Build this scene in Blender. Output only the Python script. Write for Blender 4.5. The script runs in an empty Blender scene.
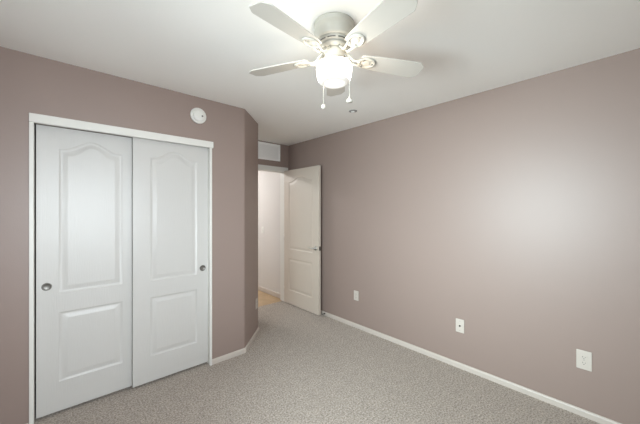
import bpy, bmesh, math, random
from math import sin, cos, pi, radians
from mathutils import Vector, Matrix

SC = bpy.context.scene
COL = SC.collection

# ------------------------------------------------------------------ camera
CAM_H = 1.425
CEIL = 2.44
cam = bpy.data.cameras.new('camera')
cam.sensor_width = 36.0
cam.lens = 291.0 / 640.0 * 36.0
cam.shift_y = -1.7 / 640.0
cam.clip_start = 0.02
camo = bpy.data.objects.new('camera', cam)
camo.location = (0, 0, CAM_H)
camo.rotation_euler = (radians(90), 0, radians(-42.2))
COL.objects.link(camo)
SC.camera = camo

# ------------------------------------------------------------------ world, lights, exposure
w = bpy.data.worlds.new('sky')
SC.world = w
w.use_nodes = True
bg = w.node_tree.nodes['Background']
bg.inputs['Color'].default_value = (0.62, 0.78, 1.0, 1)
bg.inputs['Strength'].default_value = 1.0


def area(name, loc, rot, sx, sy, power, col, spread=180):
    l = bpy.data.lights.new(name, 'AREA')
    l.shape = 'RECTANGLE'
    l.size, l.size_y = sx, sy
    l.energy = power
    l.spread = radians(spread)
    l.color = col
    o = bpy.data.objects.new(name, l)
    o.location = loc
    o.rotation_euler = rot
    COL.objects.link(o)
    return o


# daylight through the window in the left wall, and fill from an unseen window added behind the camera
LW_Y, LW_Z0, LW_Z1 = 1.0, 0.92, 2.04
RW_X, RW_Z0, RW_Z1 = 0.30, 0.90, 2.00
area('window_daylight', (-0.62, LW_Y, (LW_Z0 + LW_Z1) / 2), (0, radians(-80.5), 0), LW_Z1 - LW_Z0, 1.25, 51, (0.865, 0.95, 1.0), 97)
area('rear_fill_light', (RW_X, -0.62, (RW_Z0 + RW_Z1) / 2), (radians(80.5), 0, 0), 1.25, RW_Z1 - RW_Z0, 26, (0.91, 0.935, 1.0), 99)
BULB = 12.0
HALL_POWER = 86

vs = SC.view_settings
vs.view_transform = 'Standard'
vs.look = 'None'
vs.gamma = 1.0
vs.use_curve_mapping = False
vs.exposure = 0.42


# ------------------------------------------------------------------ materials
def lin(r, g, b):
    def f(c):
        c /= 255.0
        return c / 12.92 if c <= 0.04045 else ((c + 0.055) / 1.055) ** 2.4
    return (f(r), f(g), f(b), 1)


def mat(name, col, rough=0.5, metal=0.0, bump=None, var=None, spec=0.5):
    """bump = (scale, strength, distance, (sx,sy,sz)); var = (scale, other colour, (sx,sy,sz))"""
    m = bpy.data.materials.new(name)
    m.use_nodes = True
    nt = m.node_tree
    b = nt.nodes['Principled BSDF']
    b.inputs['Base Color'].default_value = col
    b.inputs['Roughness'].default_value = rough
    b.inputs['Metallic'].default_value = metal
    b.inputs['Specular IOR Level'].default_value = spec
    tc = nt.nodes.new('ShaderNodeTexCoord')

    def noise(scale, st, detail=3):
        mp = nt.nodes.new('ShaderNodeMapping')
        mp.inputs['Scale'].default_value = st
        nt.links.new(tc.outputs['Object'], mp.inputs['Vector'])
        n = nt.nodes.new('ShaderNodeTexNoise')
        n.inputs['Scale'].default_value = scale
        n.inputs['Detail'].default_value = detail
        nt.links.new(mp.outputs['Vector'], n.inputs['Vector'])
        return n
    if bump:
        n = noise(bump[0], bump[3] if len(bump) > 3 else (1, 1, 1))
        bp = nt.nodes.new('ShaderNodeBump')
        bp.inputs['Strength'].default_value = bump[1]
        bp.inputs['Distance'].default_value = bump[2]
        nt.links.new(n.outputs['Fac'], bp.inputs['Height'])
        nt.links.new(bp.outputs['Normal'], b.inputs['Normal'])
    if var:
        n = noise(var[0], var[2] if len(var) > 2 else (1, 1, 1), 4)
        r = nt.nodes.new('ShaderNodeValToRGB')
        r.color_ramp.elements[0].position = 0.36
        r.color_ramp.elements[1].position = 0.64
        r.color_ramp.elements[0].color = col
        r.color_ramp.elements[1].color = var[1]
        nt.links.new(n.outputs['Fac'], r.inputs['Fac'])
        nt.links.new(r.outputs['Color'], b.inputs['Base Color'])
    return m


M = {}
M['wall'] = mat('taupe_wall_paint', lin(148, 130, 122), 0.44, bump=(150, 0.10, 0.003), spec=0.5)
M['ceiling'] = mat('white_ceiling_paint', lin(249, 246, 241), 0.85, bump=(110, 0.15, 0.003), spec=0.2)
M['hall_wall'] = mat('cream_hall_paint', lin(212, 207, 203), 0.6, bump=(150, 0.08, 0.003), spec=0.3)
M['trim'] = mat('white_trim_paint', lin(222, 219, 213), 0.4)
M['skirting'] = mat('cream_skirting_paint', lin(196, 186, 177), 0.45)
M['door'] = mat('white_grained_door_paint', lin(199, 196, 192), 0.36, bump=(26, 0.45, 0.0016, (6, 6, 0.45)))
M['entry_door'] = mat('warm_lit_grained_door_paint', lin(205, 193, 180), 0.4, bump=(26, 0.25, 0.0016, (6, 6, 0.45)))  # copy of the door paint with warm hall light put into its colour
M['edge'] = mat('shaded_door_edge', lin(150, 149, 144), 0.6)  # grey standing in for shade on the door's side face
M['plastic'] = mat('white_plastic', lin(198, 189, 180), 0.4)
M['alarm'] = mat('white_alarm_plastic', lin(228, 226, 220), 0.4)
M['slot'] = mat('dark_slot', lin(58, 54, 50), 0.6)
M['dark'] = mat('dark_recess', lin(92, 88, 84), 0.7)
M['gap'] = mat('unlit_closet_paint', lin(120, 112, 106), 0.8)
M['nickel'] = mat('brushed_nickel', lin(168, 164, 158), 0.33, 1.0)
M['pull'] = mat('aged_nickel', lin(128, 125, 120), 0.45, 0.85)
M['bronze'] = mat('dark_latch_metal', lin(96, 90, 84), 0.4, 1.0)
M['fan'] = mat('white_fan_enamel', lin(190, 185, 174), 0.34)
M['blade'] = mat('white_fan_blade', lin(198, 192, 183), 0.42, bump=(40, 0.05, 0.001))
M['grille'] = mat('white_grille_enamel', lin(248, 246, 243), 0.4)
M['hallfloor'] = mat('tan_tile', lin(196, 168, 132), 0.45, var=(5, lin(178, 150, 116)))
M['sprinkler'] = mat('grey_escutcheon', lin(150, 147, 142), 0.5)
M['rubber'] = mat('grey_rubber', lin(120, 116, 110), 0.7)


def carpet_material():
    m = bpy.data.materials.new('beige_cut_pile_carpet')
    m.use_nodes = True
    nt = m.node_tree
    b = nt.nodes['Principled BSDF']
    b.inputs['Roughness'].default_value = 1.0
    b.inputs['Specular IOR Level'].default_value = 0.05
    b.inputs['Sheen Weight'].default_value = 0.15
    tc = nt.nodes.new('ShaderNodeTexCoord')

    def noise(scale, detail, rough=0.6):
        n = nt.nodes.new('ShaderNodeTexNoise')
        n.inputs['Scale'].default_value = scale
        n.inputs['Detail'].default_value = detail
        n.inputs['Roughness'].default_value = rough
        nt.links.new(tc.outputs['Object'], n.inputs['Vector'])
        return n
    fine = noise(85, 4, 0.8)
    mid = noise(14, 4)
    r = nt.nodes.new('ShaderNodeValToRGB')
    r.color_ramp.elements[0].position = 0.33
    r.color_ramp.elements[1].position = 0.68
    r.color_ramp.elements[0].color = lin(108, 98, 89)
    r.color_ramp.elements[1].color = lin(224, 211, 199)
    nt.links.new(fine.outputs['Fac'], r.inputs['Fac'])
    r2 = nt.nodes.new('ShaderNodeValToRGB')
    r2.color_ramp.elements[0].position = 0.35
    r2.color_ramp.elements[1].position = 0.7
    r2.color_ramp.elements[0].color = (0.88, 0.88, 0.88, 1)
    r2.color_ramp.elements[1].color = (1, 1, 1, 1)
    nt.links.new(mid.outputs['Fac'], r2.inputs['Fac'])
    mx = nt.nodes.new('ShaderNodeMix')
    mx.data_type = 'RGBA'
    mx.blend_type = 'MULTIPLY'
    mx.inputs['Factor'].default_value = 1.0
    nt.links.new(r.outputs['Color'], mx.inputs['A'])
    nt.links.new(r2.outputs['Color'], mx.inputs['B'])
    nt.links.new(mx.outputs['Result'], b.inputs['Base Color'])
    bp = nt.nodes.new('ShaderNodeBump')
    bp.inputs['Strength'].default_value = 0.6
    bp.inputs['Distance'].default_value = 0.006
    nt.links.new(fine.outputs['Fac'], bp.inputs['Height'])
    nt.links.new(bp.outputs['Normal'], b.inputs['Normal'])
    return m


M['carpet'] = carpet_material()


def glow(name, col, strength):
    m = bpy.data.materials.new(name)
    m.use_nodes = True
    b = m.node_tree.nodes['Principled BSDF']
    b.inputs['Base Color'].default_value = (0.5, 0.5, 0.49, 1)
    b.inputs['Roughness'].default_value = 0.25
    b.inputs['Emission Color'].default_value = col
    b.inputs['Emission Strength'].default_value = strength
    return m


WARM = (1.0, 0.90, 0.76, 1)
M['bowl'] = glow('lit_opal_glass', WARM, BULB)
M['bowl_rim'] = glow('shaded_opal_glass_rim', WARM, 0.3)  # shading of the bowl's shoulder, put in as weaker glow
M['bowl_base'] = glow('lit_opal_glass_base', WARM, 0.75)


def pane_material():
    m = bpy.data.materials.new('window_glass')
    m.use_nodes = True
    nt = m.node_tree
    nt.nodes.clear()
    o = nt.nodes.new('ShaderNodeOutputMaterial')
    t = nt.nodes.new('ShaderNodeBsdfTransparent')
    t.inputs['Color'].default_value = (0.94, 0.97, 0.96, 1)
    g = nt.nodes.new('ShaderNodeBsdfGlossy')
    g.inputs['Roughness'].default_value = 0.02
    f = nt.nodes.new('ShaderNodeFresnel')
    f.inputs['IOR'].default_value = 1.3
    x = nt.nodes.new('ShaderNodeMixShader')
    nt.links.new(f.outputs[0], x.inputs[0])
    nt.links.new(t.outputs[0], x.inputs[1])
    nt.links.new(g.outputs[0], x.inputs[2])
    nt.links.new(x.outputs[0], o.inputs['Surface'])
    return m


M['pane'] = pane_material()


# ------------------------------------------------------------------ mesh helpers
def box(bm, lo, hi, mi=0):
    v = [bm.verts.new((x, y, z)) for x in (lo[0], hi[0]) for y in (lo[1], hi[1]) for z in (lo[2], hi[2])]
    for q in ((0, 1, 3, 2), (4, 6, 7, 5), (0, 4, 5, 1), (2, 3, 7, 6), (0, 2, 6, 4), (1, 5, 7, 3)):
        bm.faces.new([v[i] for i in q]).material_index = mi


def prism(bm, pts, z0, z1):
    """pts = outline in x,y, extruded from z0 to z1"""
    a = [bm.verts.new((p[0], p[1], z0)) for p in pts]
    b = [bm.verts.new((p[0], p[1], z1)) for p in pts]
    n = len(pts)
    bm.faces.new(a[::-1])
    bm.faces.new(b)
    for i in range(n):
        bm.faces.new([a[i], a[(i + 1) % n], b[(i + 1) % n], b[i]])


def lathe(bm, prof, seg=48, centre=(0, 0, 0), mats=None, smooth=True):
    """prof = [(radius, z)...] revolved about z"""
    rings = []
    for r, z in prof:
        if r < 1e-6:
            rings.append([bm.verts.new((centre[0], centre[1], centre[2] + z))])
        else:
            rings.append([bm.verts.new((centre[0] + r * cos(2 * pi * k / seg), centre[1] + r * sin(2 * pi * k / seg), centre[2] + z)) for k in range(seg)])
    for i in range(len(rings) - 1):
        a, b = rings[i], rings[i + 1]
        for k in range(seg):
            l = (k + 1) % seg
            if len(a) == 1 and len(b) == 1:
                continue
            if len(a) == 1:
                f = bm.faces.new([a[0], b[l], b[k]])
            elif len(b) == 1:
                f = bm.faces.new([a[k], a[l], b[0]])
            else:
                f = bm.faces.new([a[k], a[l], b[l], b[k]])
            f.smooth = smooth
            if mats:
                f.material_index = mats[i]


def tube(bm, pts, rad, seg=10):
    """round bar through pts; rad is a number or one per point"""
    pts = [Vector(p) for p in pts]
    rr = rad if isinstance(rad, (list, tuple)) else [rad] * len(pts)
    rings = []
    ref = Vector((0, 0, 1))
    for i, p in enumerate(pts):
        d = (pts[min(i + 1, len(pts) - 1)] - pts[max(i - 1, 0)]).normalized()
        r0 = ref if abs(d.dot(ref)) < 0.95 else Vector((1, 0, 0))
        u = d.cross(r0).normalized()
        v = d.cross(u).normalized()
        rings.append([bm.verts.new(p + (u * cos(2 * pi * k / seg) + v * sin(2 * pi * k / seg)) * rr[i]) for k in range(seg)])
    for a, b in zip(rings, rings[1:]):
        for k in range(seg):
            f = bm.faces.new([a[k], a[(k + 1) % seg], b[(k + 1) % seg], b[k]])
            f.smooth = True
    bm.faces.new(rings[0][::-1])
    bm.faces.new(rings[-1])


def link(name, bm, mats, parent=None, bevel=0, seg=2, recalc=True, **props):
    if recalc:
        bmesh.ops.recalc_face_normals(bm, faces=bm.faces[:])
    me = bpy.data.meshes.new(name)
    bm.to_mesh(me)
    bm.free()
    for m in (mats if isinstance(mats, (list, tuple)) else [mats]):
        me.materials.append(m)
    o = bpy.data.objects.new(name, me)
    COL.objects.link(o)
    if parent:
        o.parent = parent
    if bevel:
        md = o.modifiers.new('bevel', 'BEVEL')
        md.width = bevel
        md.segments = seg
        md.limit_method = 'ANGLE'
    for k, v in props.items():
        o[k] = v
    return o


def B():
    return bmesh.new()


def boxes(name, lst, m, parent=None, bevel=0, **props):
    bm = B()
    for lo, hi in lst:
        box(bm, lo, hi)
    return link(name, bm, m, parent, bevel, **props)


def empty(name, loc, rz, label, cat, group=None, kind=None):
    o = bpy.data.objects.new(name, None)
    o.empty_display_size = 0.1
    o.location = loc
    o.rotation_euler = (0, 0, rz)
    COL.objects.link(o)
    o['label'] = label
    o['category'] = cat
    if group:
        o['group'] = group
    if kind:
        o['kind'] = kind
    return o


def copy_tree(o, parent=None):
    c = o.copy()
    COL.objects.link(c)
    if parent:
        c.parent = parent
    for ch in [x for x in list(COL.objects) if x.parent == o]:
        copy_tree(ch, c)
    return c


def ST(label, cat):
    return dict(kind='structure', label=label, category=cat)


# ------------------------------------------------------------------ the room
XL, XR = -0.45, 2.705          # left and right wall faces
YB, YC, YF = -0.45, 2.665, 3.72  # wall behind the camera, closet wall, doorway wall
CX0, CX1 = 1.40, 1.77          # the angled wall runs from (CX0, YC) to (CX1, YA)
YA = YC + CX1 - CX0
T = 0.12
HY = 5.7                       # end of the hall
HXL = 1.1
CLY = 3.40                     # back of the closet

boxes('floor', [((XL - T, YB - T, -0.1), (XR + T, 3.79, 0.0))], M['carpet'],
      **ST('beige cut pile carpet covering the whole bedroom floor', 'floor'))
boxes('floor_hall', [((HXL - T, 3.79, -0.1), (XR + T, HY + T, -0.004))], M['hallfloor'],
      **ST('tan hall floor glimpsed past the open door', 'floor'))
boxes('ceiling', [((XL - T, YB - T, CEIL), (XR + T, HY + T, CEIL + 0.1))], M['ceiling'],
      **ST('flat white ceiling above the bedroom', 'ceiling'))
boxes('wall_right', [((XR, YB - T, 0), (XR + T, YF + T, CEIL))], M['wall'],
      **ST('long plain taupe wall with outlets and soft daylight', 'wall'))


def wall_with_hole(name, axis, p0, p1, a0, a1, h0, h1, z0, z1, m, **props):
    """a wall slab between p0 and p1 across, a0 to a1 along, with an opening h0..h1 x z0..z1"""
    def bx(u0, u1, zz0, zz1):
        return ((p0, u0, zz0), (p1, u1, zz1)) if axis == 'y' else ((u0, p0, zz0), (u1, p1, zz1))
    lst = [bx(a0, h0, 0, CEIL), bx(h1, a1, 0, CEIL), bx(h0, h1, z1, CEIL)]
    if z0 > 0:
        lst.append(bx(h0, h1, 0, z0))
    return boxes(name, lst, m, **props)


wall_with_hole('wall_left', 'y', XL - T, XL, YB - T, YC + T, LW_Y - 0.62, LW_Y + 0.62, LW_Z0, LW_Z1, M['wall'],
               **ST('taupe window wall beside the camera', 'wall'))
wall_with_hole('wall_back', 'x', YB - T, YB, XL, XR, RW_X - 0.62, RW_X + 0.62, RW_Z0, RW_Z1, M['wall'],
               **ST('taupe wall behind the camera', 'wall'))

# closet wall: left pier, strip over the opening, and the right pier with the rounded angled corner
OX0, OX1, OZ = -0.112, 1.055, 2.045
bm = B()
box(bm, (XL, YC, 0), (OX0, YC + T, CEIL))
box(bm, (OX0, YC, OZ), (OX1, YC + T, CEIL))


def rounded(pts, r, ks):
    out = []
    n = len(pts)
    for i, p in enumerate(pts):
        if i not in ks:
            out.append(p)
            continue
        P, A, C = Vector(p), Vector(pts[i - 1]), Vector(pts[(i + 1) % n])
        a, c = (A - P).normalized(), (C - P).normalized()
        for t in range(6):
            s = t / 5
            q = P + a * r * (1 - s) ** 2 + c * r * s ** 2
            out.append((q.x, q.y))
    return out


pier = rounded([(OX1, YC), (CX0, YC), (CX1, YA), (CX1, YF), (CX1 - T, YF), (CX1 - T, YA + 0.05), (CX0 - 0.05, YC + T), (OX1, YC + T)], 0.02, (1, 2))
prism(bm, pier, 0, CEIL)
link('wall_front', bm, M['wall'], **ST('taupe closet wall with the angled corner beside the entry', 'wall'))
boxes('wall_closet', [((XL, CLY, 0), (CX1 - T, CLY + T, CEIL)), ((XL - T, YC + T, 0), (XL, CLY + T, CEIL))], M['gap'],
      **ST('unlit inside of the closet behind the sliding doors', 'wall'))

# doorway wall and the hall beyond it
DX0, DX1, DZ = 1.815, 2.618, 2.035
bm = B()
for lo, hi in (((CX1, YF, 0), (DX0, YF + T, CEIL)), ((DX1 + 0.030, YF, 0), (XR, YF + T, CEIL)), ((DX0, YF, DZ), (DX1 + 0.030, YF + T, CEIL))):
    box(bm, lo, hi)
link('wall_entry', bm, M['wall'], **ST('narrow taupe wall above the open doorway', 'wall'))
boxes('wall_hall', [((XR - 0.015, YF + T, 0), (XR + T, HY, CEIL)), ((HXL - T, HY, 0), (XR + T, HY + T, CEIL)), ((HXL - T, CLY + T, 0), (HXL, HY, CEIL)),
                    ((HXL, YF + 0.02, 0), (CX1 - 0.005, YF + T + 0.004, CEIL)), ((DX0 - 0.2, YF + T, 0), (DX0 - 0.06, YF + T + 0.005, CEIL)), ((DX0 - 0.06, YF + T, DZ + 0.06), (XR - 0.015, YF + T + 0.005, CEIL))],
      M['hall_wall'], **ST('bright cream hall wall seen through the doorway', 'wall'))

# skirting
BH, BT = 0.048, 0.012


def skirting(name, path, m, label, h=BH):
    """path along the foot of the walls; the room lies to its left"""
    bm = B()
    pts = [Vector(p) for p in path]
    offs = []
    for i, p in enumerate(pts):
        ds = []
        if i > 0:
            ds.append((p - pts[i - 1]).normalized())
        if i < len(pts) - 1:
            ds.append((pts[i + 1] - p).normalized())
        ns = [Vector((-d.y, d.x)) for d in ds]
        n = sum(ns, Vector((0, 0))).normalized()
        offs.append(n / max(0.3, n.dot(ns[0])))
    prof = [(0, 0), (BT, 0), (BT, h - 0.012), (BT - 0.003, h - 0.005), (0.005, h), (0, h)]
    rings = [[bm.verts.new((p.x + o.x * q[0], p.y + o.y * q[0], q[1])) for q in prof] for p, o in zip(pts, offs)]
    for a, b in zip(rings, rings[1:]):
        for k in range(len(prof)):
            l = (k + 1) % len(prof)
            bm.faces.new([a[k], a[l], b[l], b[k]])
    bm.faces.new(rings[0])
    bm.faces.new(rings[-1][::-1])
    link(name, bm, m, **ST(label, 'baseboard'))


skirting('baseboard_right', [(XR, YB), (XR, YF)], M['skirting'], 'white baseboard along the long plain right wall')
skirting('baseboard_front', [(CX1, YF), (CX1, YA), (CX0, YC), (OX1 + 0.012, YC)], M['skirting'], 'short white baseboard wrapping the angled corner right of the closet')
skirting('baseboard_left', [(OX0 - 0.02, YC), (XL, YC), (XL, YB), (XR, YB)], M['skirting'], 'white baseboard left of the closet')
skirting('baseboard_hall', [(XR - 0.015, YF + T + 0.02), (XR - 0.015, HY), (HXL, HY)], M['skirting'], 'white baseboard along the hall beyond the doorway', 0.075)

# closet surround: thin side trims and the fascia over the sliding track
FY = YC - 0.012
boxes('trim_1', [((OX0 - 0.018, FY, 0.0), (OX0 + 0.004, YC + T, 1.998)), ((OX1 - 0.010, FY, 0.0), (OX1 + 0.010, YC + T, 1.998)),
                 ((OX0 - 0.018, FY - 0.006, 1.998), (OX1 + 0.020, YC + 0.012, 2.055))], M['trim'], bevel=0.002,
      **ST('white trim framing the closet opening, with fascia on top', 'closet trim'))
# track behind the fascia
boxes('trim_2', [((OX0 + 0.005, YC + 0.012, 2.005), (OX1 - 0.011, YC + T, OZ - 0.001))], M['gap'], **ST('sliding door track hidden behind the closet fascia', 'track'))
# doorway jamb and casing
boxes('trim_3', [((DX0 - 0.004, YF - 0.004, 0), (DX0 + 0.016, YF + T + 0.004, DZ - 0.018)), ((DX1 + 0.016, YF - 0.004, 0), (DX1 + 0.034, YF + T + 0.004, DZ - 0.0)),
                 ((DX0 - 0.004, YF - 0.004, DZ - 0.018), (DX1 + 0.034, YF + T + 0.004, DZ + 0.002)),
                 ((CX1 + 0.003, YF - 0.014, 0), (DX0 + 0.01, YF, DZ + 0.053)), ((DX1 + 0.03, YF - 0.014, 0), (DX1 + 0.07, YF, DZ + 0.053)),
                 ((DX0 + 0.01, YF - 0.014, DZ - 0.010), (DX1 + 0.03, YF, DZ + 0.053))], M['trim'], bevel=0.002,
      **ST('white casing and jamb around the open entry doorway', 'door casing'))

# windows that light the room (beside the camera, and an added one behind it for fill)


def window(name, plane, lo, hi, along, label):
    """lo/hi = (along0, z0), (along1, z1); plane = inner wall face; along 'y' or 'x'"""
    a0, z0 = lo
    a1, z1 = hi
    def bx(u0, u1, c0, c1, d0, d1):
        return ((plane - d1, u0, c0), (plane - d0, u1, c1)) if along == 'y' else ((u0, plane - d1, c0), (u1, plane - d0, c1))
    f = 0.04
    mid = (a0 + a1) / 2
    fr = boxes(name, [bx(a0, a1, z0, z0 + f, .05, .10), bx(a0, a1, z1 - f, z1, .05, .10), bx(a0, a0 + f, z0 + f, z1 - f, .05, .10), bx(a1 - f, a1, z0 + f, z1 - f, .05, .10),
                      bx(mid - .02, mid + .02, z0 + f, z1 - f, .055, .095)], M['trim'], **ST(label, 'window'))
    boxes('window_pane', [bx(a0 + f, a1 - f, z0 + f, z1 - f, .072, .078)], M['pane'], fr)
    boxes('window_sill', [bx(a0, a1, z0 - 0.001, z0 + 0.012, -0.02, .05)], M['trim'], fr)


window('window_1', XL, (LW_Y - 0.62, LW_Z0), (LW_Y + 0.62, LW_Z1), 'y', 'white slider window in the wall beside the camera')
window('fill_window', YB, (RW_X - 0.62, RW_Z0), (RW_X + 0.62, RW_Z1), 'x', 'unseen white slider window added behind the camera for fill light')


# ------------------------------------------------------------------ moulded two panel doors
def panel_outline(w0, w1, z0, z1, arch, inset, n=28):
    """loop of (x, z), anticlockwise; the top edge rises to a shallow ogee arch"""
    x0, x1 = w0 + inset, w1 - inset
    b, t = z0 + inset, z1 - inset
    pts = [(x0, b)]
    pts += [(x0 + (x1 - x0) * k / 8, b) for k in range(1, 9)]
    for k in range(n + 1):
        s = 1 - k / n
        u = abs(2 * s - 1) / 0.88
        h = 0.0 if u >= 1 else 0.5 + 0.5 * cos(pi * u)
        pts.append((x0 + (x1 - x0) * s, t + arch * h))
    return pts


PROFILE = [(0.0, 0.0), (0.004, 0.0025), (0.010, 0.0056), (0.016, 0.0066), (0.022, 0.0058), (0.034, 0.0036), (0.044, 0.0015), (0.049, 0.0008)]


def door_meshes(W, H, th, sl, sr, m):
    """leaf and two panel meshes of a door W x H; front face at y=0 looking to -y, hinge edge at x=0"""
    specs = [((sl, W - sr, 0.825, 1.840), 0.070), ((sl, W - sr, 0.205, 0.690), 0.0)]
    bm = B()
    outer = [bm.verts.new(p) for p in ((0, 0, 0), (W, 0, 0), (W, 0, H), (0, 0, H))]
    edges = [bm.edges.new((outer[i], outer[(i + 1) % 4])) for i in range(4)]
    for (a, b, c, d), arch in specs:
        lp = [bm.verts.new((x, 0, z)) for x, z in panel_outline(a, b, c, d, arch, 0)]
        edges += [bm.edges.new((lp[i], lp[(i + 1) % len(lp)])) for i in range(len(lp))]
    bmesh.ops.triangle_fill(bm, use_beauty=True, use_dissolve=False, edges=edges, normal=(0, -1, 0))
    back = [bm.verts.new((v.co.x, th, v.co.z)) for v in outer]
    for i in range(4):
        bm.faces.new([outer[i], outer[(i + 1) % 4], back[(i + 1) % 4], back[i]])
    bm.faces.new(back)
    bmesh.ops.recalc_face_normals(bm, faces=bm.faces[:])
    leaf = bm
    pans = []
    for (a, b, c, d), arch in specs:
        pm = B()
        loops = [[pm.verts.new((x, dep, z)) for x, z in panel_outline(a, b, c, d, arch, ins)] for ins, dep in PROFILE]
        for p, q in zip(loops, loops[1:]):
            for i in range(len(p)):
                j = (i + 1) % len(p)
                pm.faces.new([p[i], p[j], q[j], q[i]]).smooth = True
        pm.faces.new(loops[-1])
        pm.normal_update()
        if pm.faces[-1].normal.y > 0 if hasattr(pm.faces, 'ensure_lookup_table') and not pm.faces.ensure_lookup_table() else False:
            for f in pm.faces:
                f.normal_flip()
        pans.append(pm)
    return leaf, pans


def build_door(root, W, H, th, sl, sr, m):
    leaf, pans = door_meshes(W, H, th, sl, sr, m)
    l = link('door_leaf', leaf, m, root, recalc=False)
    for p in pans:
        link('door_panel', p, m, root, recalc=False)
    return l


def flush_pull(root, x, z):
    bm = B()
    prof = [(0.0, -0.0006), (0.0175, -0.0008), (0.0195, -0.0018), (0.021, -0.0038), (0.0245, -0.0042), (0.0265, -0.002), (0.027, 0.003)]
    lathe(bm, prof, 32)
    bmesh.ops.rotate(bm, cent=(0, 0, 0), matrix=Matrix.Rotation(radians(-90), 3, 'X'), verts=bm.verts[:])
    bmesh.ops.translate(bm, vec=(x, -0.0005, z), verts=bm.verts[:])
    return link('flush_pull', bm, M['pull'], root, label='round brushed nickel finger pull')


LW = 0.605
d1 = empty('door_1', (OX0 + 0.012, YC + 0.075, 0.019), 0,
           'white two panel sliding closet door on the window side, tucked behind the other, pull near its outer edge', 'closet door', 'sliding closet doors', 'structure')
build_door(d1, LW, 1.990, 0.034, 0.114, 0.118, M['door'])
flush_pull(d1, 0.052, 0.881)
d2 = empty('door_2', (OX1 - 0.011 - 0.594, YC + 0.040, 0.019), 0,
           'white two panel sliding closet door next to the angled corner, overlapping in front, visible wood grain', 'closet door', 'sliding closet doors', 'structure')
build_door(d2, 0.594, 1.990, 0.030, 0.123, 0.097, M['door'])
flush_pull(d2, 0.547, 0.876)
boxes('shade_strip', [((-0.0012, 0.0006, 0.0), (0.0, 0.030, 1.990))], M['edge'], d2, label='grey strip standing for shade on the sliding door edge')  # added strip, the side face's shade put in as colour

# entry door: hinged at the doorway wall and swung back along the right wall
DW = 0.80
d3 = empty('door_3', (2.613, 3.705, 0.012), radians(-90),
           'white two panel entry door swung open against the right wall, lever handle near its free edge', 'door', None, 'structure')
build_door(d3, DW, 2.018, 0.033, 0.115, 0.130, M['entry_door'])
bm = B()
lathe(bm, [(0.0, 0.0), (0.031, 0.0), (0.031, 0.004), (0.027, 0.008), (0.012, 0.010), (0.011, 0.045), (0.0, 0.046)], 28)
bmesh.ops.rotate(bm, cent=(0, 0, 0), matrix=Matrix.Rotation(radians(90), 3, 'X'), verts=bm.verts[:])
LX, LZ = DW - 0.068, 0.897
bmesh.ops.translate(bm, vec=(LX, -0.0005, LZ), verts=bm.verts[:])
rose = link('lever_handle', bm, M['nickel'], d3, label='brushed nickel lever handle')
bm = B()
tube(bm, [(LX + 0.006, -0.047, LZ), (LX - 0.02, -0.049, LZ), (LX - 0.07, -0.049, LZ + 0.002), (LX - 0.112, -0.045, LZ - 0.001)], [0.0095, 0.0095, 0.008, 0.006], 12)
link('lever', bm, M['nickel'], rose)
bm = B()
box(bm, (DW - 0.0005, 0.005, LZ - 0.028), (DW + 0.0015, 0.030, LZ + 0.028))
box(bm, (DW + 0.001, 0.010, LZ - 0.009), (DW + 0.010, 0.022, LZ + 0.009))
link('latch_plate', bm, M['bronze'], d3, label='dark metal latch plate on the door edge')
for hz in (0.20, 1.00, 1.82):
    bm = B()
    tube(bm, [(-0.006, 0.004, hz - 0.045), (-0.006, 0.004, hz + 0.045)], 0.0055, 10)
    link('hinge', bm, M['trim'], d3)


# ------------------------------------------------------------------ ceiling fan with light
FX, FYY = 1.132, 1.133
fan = empty('ceiling_fan', (FX, FYY, CEIL), 0, 'white five blade hugger ceiling fan with a lit opal bowl and two pull chains', 'ceiling fan')
bm = B()
lathe(bm, [(0.0, -0.0005), (0.112, -0.0005), (0.112, -0.010), (0.108, -0.014), (0.108, -0.028), (0.1105, -0.031), (0.1105, -0.052), (0.108, -0.055), (0.107, -0.085), (0.099, -0.094), (0.0, -0.094)], 64)
link('motor_housing', bm, M['fan'], fan)
bm = B()
lathe(bm, [(0.0, -0.0935), (0.094, -0.0935), (0.091, -0.104), (0.084, -0.112), (0.078, -0.114), (0.076, -0.118), (0.079, -0.121), (0.078, -0.128), (0.068, -0.136), (0.060, -0.140), (0.0, -0.140)], 64)
mt = link('motor_cover', bm, M['fan'], fan)
for k in range(10):                                      # cooling slots round the cover
    a = 2 * pi * k / 10
    bm = B()
    pts = [(0.0885 * cos(a + t), 0.0885 * sin(a + t), -0.1085) for t in [i * 0.06 for i in range(-4, 5)]]
    tube(bm, pts, 0.0028, 8)
    link('vent_slot', bm, M['dark'], mt)
bm = B()
lathe(bm, [(0.0, -0.1395), (0.056, -0.1395), (0.058, -0.150), (0.052, -0.156), (0.052, -0.192), (0.060, -0.200), (0.074, -0.206), (0.078, -0.212), (0.078, -0.222), (0.0, -0.222)], 48)
fit = link('light_fitter', bm, M['fan'], fan)
for k in range(3):
    a = radians(20 + 120 * k)
    bm = B()
    tube(bm, [(0.076 * cos(a), 0.076 * sin(a), -0.216), (0.091 * cos(a), 0.091 * sin(a), -0.216)], 0.0035, 8)
    link('thumb_screw', bm, M['fan'], fit)

# bowl: sides, shoulder with its shading put in as dimmer glow, glowing base
bm = B()
prof = [(0.074, -0.212), (0.090, -0.216), (0.0965, -0.226), (0.0970, -0.242), (0.0950, -0.268), (0.0900, -0.292), (0.0835, -0.308),
        (0.0740, -0.3170), (0.0640, -0.3190), (0.0560, -0.3170), (0.0460, -0.3160), (0.0, -0.3150)]
mi = [0, 0, 0, 0, 0, 0, 1, 1, 1, 2, 2]
lathe(bm, prof, 64, mats=mi)
link('glass_bowl', bm, [M['bowl'], M['bowl_rim'], M['bowl_base']], fan, label='glowing opal glass bowl')

BZ = -0.173                                              # blade height


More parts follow.
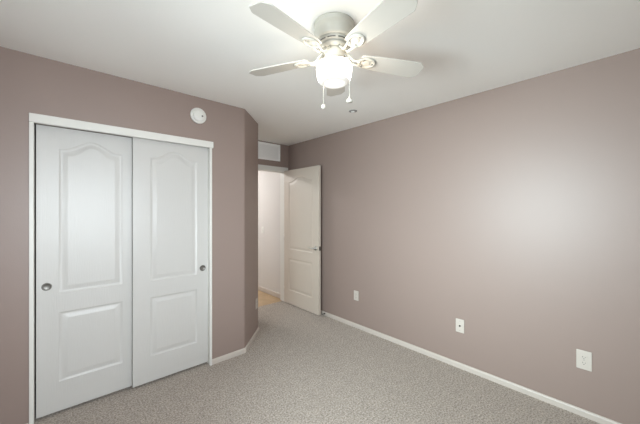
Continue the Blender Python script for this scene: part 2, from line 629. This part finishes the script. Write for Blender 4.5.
def blade_mesh():
    bm = B()
    R0, R1 = 0.150, 0.536
    out = []
    half = [(R0, 0.040), (R0 + 0.02, 0.049), (0.24, 0.056), (0.36, 0.063), (0.48, 0.0670), (R1 - 0.040, 0.0675), (R1 - 0.032, 0.064), (R1 - 0.005, 0.043), (R1, 0.036)]
    out = [(x, y) for x, y in half] + [(x, -y) for x, y in reversed(half)]
    t = 0.0055
    a = [bm.verts.new((x, y, 0)) for x, y in out]
    b = [bm.verts.new((x, y, t)) for x, y in out]
    bm.faces.new(a[::-1])
    bm.faces.new(b)
    n = len(out)
    for i in range(n):
        bm.faces.new([a[i], a[(i + 1) % n], b[(i + 1) % n], b[i]])
    return bm


def iron_mesh():
    bm = B()
    # curved arm from the motor out and down to the blade
    for s in (-1, 1):
        tube(bm, [(0.060, 0.014 * s, 0.030), (0.082, 0.016 * s, 0.012), (0.105, 0.015 * s, -0.010), (0.128, 0.016 * s, -0.012), (0.150, 0.022 * s, -0.006), (0.172, 0.030 * s, -0.005)], 0.0065, 10)
    # oval plate under the blade with a raised rim
    n = 36
    ctr = 0.190
    def ring(rx, ry, z):
        return [bm.verts.new((ctr + rx * cos(2 * pi * k / n), ry * sin(2 * pi * k / n), z)) for k in range(n)]
    rs = [ring(0.052, 0.041, -0.0005), ring(0.052, 0.041, -0.007), ring(0.047, 0.036, -0.010), ring(0.040, 0.030, -0.009), ring(0.037, 0.027, -0.0045), ring(0.020, 0.014, -0.0045), ring(0.016, 0.011, -0.008)]
    bm.faces.new(rs[0])
    for p, q in zip(rs, rs[1:]):
        for k in range(n):
            bm.faces.new([p[k], p[(k + 1) % n], q[(k + 1) % n], q[k]]).smooth = True
    bm.faces.new(rs[-1])
    return bm


def screw_mesh(x, y):
    bm = B()
    lathe(bm, [(0.0, -0.0115), (0.003, -0.0112), (0.0045, -0.0095), (0.0045, -0.004)], 12, (x, y, 0))
    return bm


PITCH = radians(-11)
base_az = radians(90 - 46.4)
first = None
for k in range(5):
    ang = base_az + 2 * pi * k / 5
    if first is None:
        bl = link('fan_blade', blade_mesh(), M['blade'], fan, bevel=0.002)
        ir = link('blade_iron', iron_mesh(), M['fan'], bl)
        for x, y in ((0.165, 0.018), (0.165, -0.018), (0.222, 0.0)):
            link('blade_screw', screw_mesh(x, y), M['nickel'], bl)
        first = bl
    else:
        bl = copy_tree(first, fan)
    bl.location = (0, 0, BZ)
    bl.rotation_euler = (PITCH, radians((0.0, 0.3, 0.0, 0.0, 2.2)[k]), ang)

view_az = radians(90 - 45.3)
vx, vy = cos(view_az), sin(view_az)                      # away from the camera
rx, ry = vy, -vx                                         # to the camera's right


def chain(lat, dep, zend, bell):
    px, py = rx * lat + vx * dep, ry * lat + vy * dep
    s = 0.070 / math.hypot(px, py)
    bm = B()
    tube(bm, [(px * s, py * s, -0.209), (px, py, -0.213), (px, py, -0.222)], 0.002, 8)
    z = -0.222
    tube(bm, [(px, py, z), (px, py, zend)], 0.0011, 8)
    while z > zend:
        lathe(bm, [(0.0, 0.0019), (0.0014, 0.0013), (0.0019, 0.0), (0.0014, -0.0013), (0.0, -0.0019)], 8, (px, py, z))
        z -= 0.0055
    ch = link('pull_chain', bm, M['fan'], fan)
    bm = B()
    if bell:
        lathe(bm, [(0.0, 0.024), (0.004, 0.023), (0.005, 0.014), (0.013, 0.009), (0.0165, 0.003), (0.0165, -0.008), (0.0, -0.009)], 24, (px, py, zend))
    else:
        lathe(bm, [(0.0, 0.0148)] + [(0.0145 * sin(pi * t / 10), 0.0145 * cos(pi * t / 10)) for t in range(1, 10)] + [(0.0, -0.0145)], 24, (px, py, zend))
    link('chain_bell' if bell else 'chain_ball', bm, M['fan'], ch)


chain(-0.062, 0.082, -0.414, False)
chain(0.080, -0.075, -0.442, True)

# ------------------------------------------------------------------ wall and ceiling fittings
# smoke alarm over the closet
sa = empty('smoke_alarm', (0.942, YC, 2.270), 0, 'round white smoke alarm on the taupe wall above the closet', 'smoke alarm')


def facing(bm, loc=(0, 0, 0)):
    """turn a lathe made along +z so that it looks to -y"""
    bmesh.ops.rotate(bm, cent=(0, 0, 0), matrix=Matrix.Rotation(radians(90), 3, 'X'), verts=bm.verts[:])
    bmesh.ops.translate(bm, vec=loc, verts=bm.verts[:])


bm = B()
lathe(bm, [(0.0, 0.0), (0.070, 0.0), (0.070, 0.010), (0.067, 0.016), (0.058, 0.019), (0.055, 0.016), (0.0, 0.016)], 48)
facing(bm)
link('mounting_ring', bm, M['alarm'], sa)
bm = B()
lathe(bm, [(0.054, 0.0155), (0.053, 0.030), (0.048, 0.036), (0.030, 0.039), (0.0, 0.040)], 48)
facing(bm)
link('cover', bm, M['alarm'], sa)
bm = B()
lathe(bm, [(0.008, 0.036), (0.008, 0.0405), (0.006, 0.042), (0.0, 0.042)], 20)
facing(bm, (0.024, 0, -0.006))
link('test_button', bm, M['dark'], sa, label='small grey test button')

# wall plates; front looks to -y in their own frame
def plate_base(w=0.072, h=0.116):
    bm = B()
    box(bm, (-w / 2, -0.006, -h / 2), (w / 2, 0, h / 2))
    return bm


def outlet(loc, rz, label, big=1.0, group='duplex outlets'):
    e = empty('wall_outlet', loc, rz, label, 'outlet', group)
    link('cover_plate', plate_base(0.072 * big, 0.116 * big), M['plastic'], e, bevel=0.003)
    for s in (-1, 1):
        bm = B()
        n = 24
        pts = []
        for k in range(n):
            a = 2 * pi * k / n
            pts.append((0.0175 * cos(a), max(-0.0125, min(0.0125, 0.0175 * sin(a)))))
        f = [bm.verts.new((x, -0.0085, z + s * 0.0195)) for x, z in pts]
        g = [bm.verts.new((x, -0.0055, z + s * 0.0195)) for x, z in pts]
        bm.faces.new(f)
        for k in range(n):
            bm.faces.new([f[k], f[(k + 1) % n], g[(k + 1) % n], g[k]])
        r = link('receptacle', bm, M['plastic'], e)
        bm = B()
        for x, hh in ((-0.0065, 0.0042), (0.0065, 0.0034)):
            box(bm, (x - 0.0012, -0.0088, s * 0.0195 + 0.003 - hh), (x + 0.0012, -0.008, s * 0.0195 + 0.003 + hh))
        box(bm, (-0.0024, -0.0088, s * 0.0195 - 0.0105), (0.0024, -0.008, s * 0.0195 - 0.0062))
        link('slots', bm, M['slot'], r)
    bm = B()
    lathe(bm, [(0.0, 0.0072), (0.0032, 0.0068), (0.0035, 0.005)], 12)
    facing(bm)
    link('screw', bm, M['nickel'], e)
    return e


outlet((XR, 0.264, 0.390), radians(-90), 'white duplex outlet low on the plain wall, nearest to the camera', 1.12)
outlet((XR, 2.325, 0.388), radians(-90), 'white duplex outlet on the long wall beside the open entry door')
outlet(((CX0 + CX1) / 2 + 0.122, (YC + YA) / 2 + 0.122, 0.352), radians(45), 'white duplex outlet low on the angled wall beside the doorway')

cp = empty('cable_plate', (XR, 1.098, 0.382), radians(-90), 'white cable plate with one centre jack on the long taupe wall', 'wall plate')
link('cover_plate', plate_base(0.074, 0.120), M['plastic'], cp, bevel=0.003)
bm = B()
lathe(bm, [(0.008, 0.005), (0.008, 0.008), (0.0055, 0.009), (0.0055, 0.016), (0.003, 0.016), (0.003, 0.010), (0.0, 0.010)], 18)
facing(bm)
link('coax_jack', bm, M['bronze'], cp, label='small dark metal jack')
for sz in (-1, 1):
    bm = B()
    lathe(bm, [(0.0, 0.0072), (0.003, 0.0068), (0.0032, 0.005)], 12)
    facing(bm, (0, 0, sz * 0.042))
    link('screw', bm, M['nickel'], cp)

sw = empty('light_switch', (XR - 0.015, 4.46, 1.08), radians(-90), 'white light switch on the cream hall wall beyond the doorway', 'light switch')
link('cover_plate', plate_base(0.072, 0.116), M['alarm'], sw, bevel=0.003)
bm = B()
box(bm, (-0.005, -0.014, -0.004), (0.005, -0.005, 0.011))
link('toggle', bm, M['alarm'], sw, bevel=0.001)

# return air grille above the doorway
VX0, VX1, VZ0, VZ1 = 2.035, 2.545, 2.172, 2.424
vg = empty('air_vent', ((VX0 + VX1) / 2, YF, (VZ0 + VZ1) / 2), 0, 'white louvered air vent on the wall above the entry doorway', 'air vent')
hw, hh = (VX1 - VX0) / 2, (VZ1 - VZ0) / 2
f = 0.026
bm = B()
box(bm, (-hw, -0.009, hh - f), (hw, 0, hh))
box(bm, (-hw, -0.009, -hh), (hw, 0, -hh + f))
box(bm, (-hw, -0.009, -hh + f), (-hw + f, 0, hh - f))
box(bm, (hw - f, -0.009, -hh + f), (hw, 0, hh - f))
link('grille_frame', bm, M['grille'], vg, bevel=0.002)
bm = B()
box(bm, (-hw + f, -0.002, -hh + f), (hw - f, -0.0005, hh - f))
link('backing', bm, M['grille'], vg)
n = 15
bm = B()
for k in range(n):
    z = -hh + f + (2 * hh - 2 * f) * (k + 0.5) / n
    v = [bm.verts.new(p) for p in ((-hw + f, -0.0022, z + 0.0072), (hw - f, -0.0022, z + 0.0072), (hw - f, -0.0072, z - 0.0055), (-hw + f, -0.0072, z - 0.0055))]
    v2 = [bm.verts.new((p.co.x, p.co.y, p.co.z - 0.0016)) for p in v]
    bm.faces.new(v)
    bm.faces.new(v2[::-1])
    for i in range(4):
        bm.faces.new([v[i], v[(i + 1) % 4], v2[(i + 1) % 4], v2[i]])
link('louvers', bm, M['grille'], vg)

# small round fitting set in the ceiling past the fan
sp = empty('fire_sprinkler', (2.248, 1.977, CEIL), 0, 'small grey round fitting set in the ceiling beyond the fan', 'sprinkler')
bm = B()
lathe(bm, [(0.0, -0.0005), (0.042, -0.0005), (0.042, -0.003), (0.036, -0.006), (0.026, -0.007), (0.0, -0.007)], 32)
link('escutcheon', bm, M['sprinkler'], sp)
bm = B()
lathe(bm, [(0.0, -0.0065), (0.020, -0.0065), (0.020, -0.012), (0.0, -0.013)], 24)
link('cap', bm, M['grille'], sp)

# door stop on the baseboard behind the entry door's free edge
ds = empty('door_stop', (XR - BT, 2.872, 0.030), 0, 'small spring door stop on the baseboard by the entry door edge', 'door stop')
bm = B()
tube(bm, [(0, 0, 0), (-0.006, 0, 0)], 0.009, 14)
pts = [(-0.006 - 0.032 * t / 60, 0.0048 * cos(t * pi / 4), 0.0048 * sin(t * pi / 4)) for t in range(61)]
tube(bm, pts, 0.0012, 6)
link('spring', bm, M['bronze'], ds)
bm = B()
tube(bm, [(-0.036, 0, 0), (-0.039, 0, 0), (-0.048, 0, 0)], [0.006, 0.008, 0.007], 14)
link('rubber_tip', bm, M['rubber'], ds)

# ceiling light of the hall, out of sight past the doorway
hl = empty('hall_light', (1.55, 5.0, CEIL), 0, 'round flush ceiling light in the hall beyond the doorway', 'ceiling light')
bm = B()
lathe(bm, [(0.0, -0.0005), (0.15, -0.0005), (0.15, -0.02), (0.0, -0.02)], 40)
link('base', bm, M['fan'], hl)
bm = B()
lathe(bm, [(0.14, -0.0205), (0.135, -0.05), (0.10, -0.075), (0.0, -0.088)], 40)
link('diffuser', bm, glow('lit_hall_diffuser', (0.97, 0.99, 1.0, 1), HALL_POWER), hl)
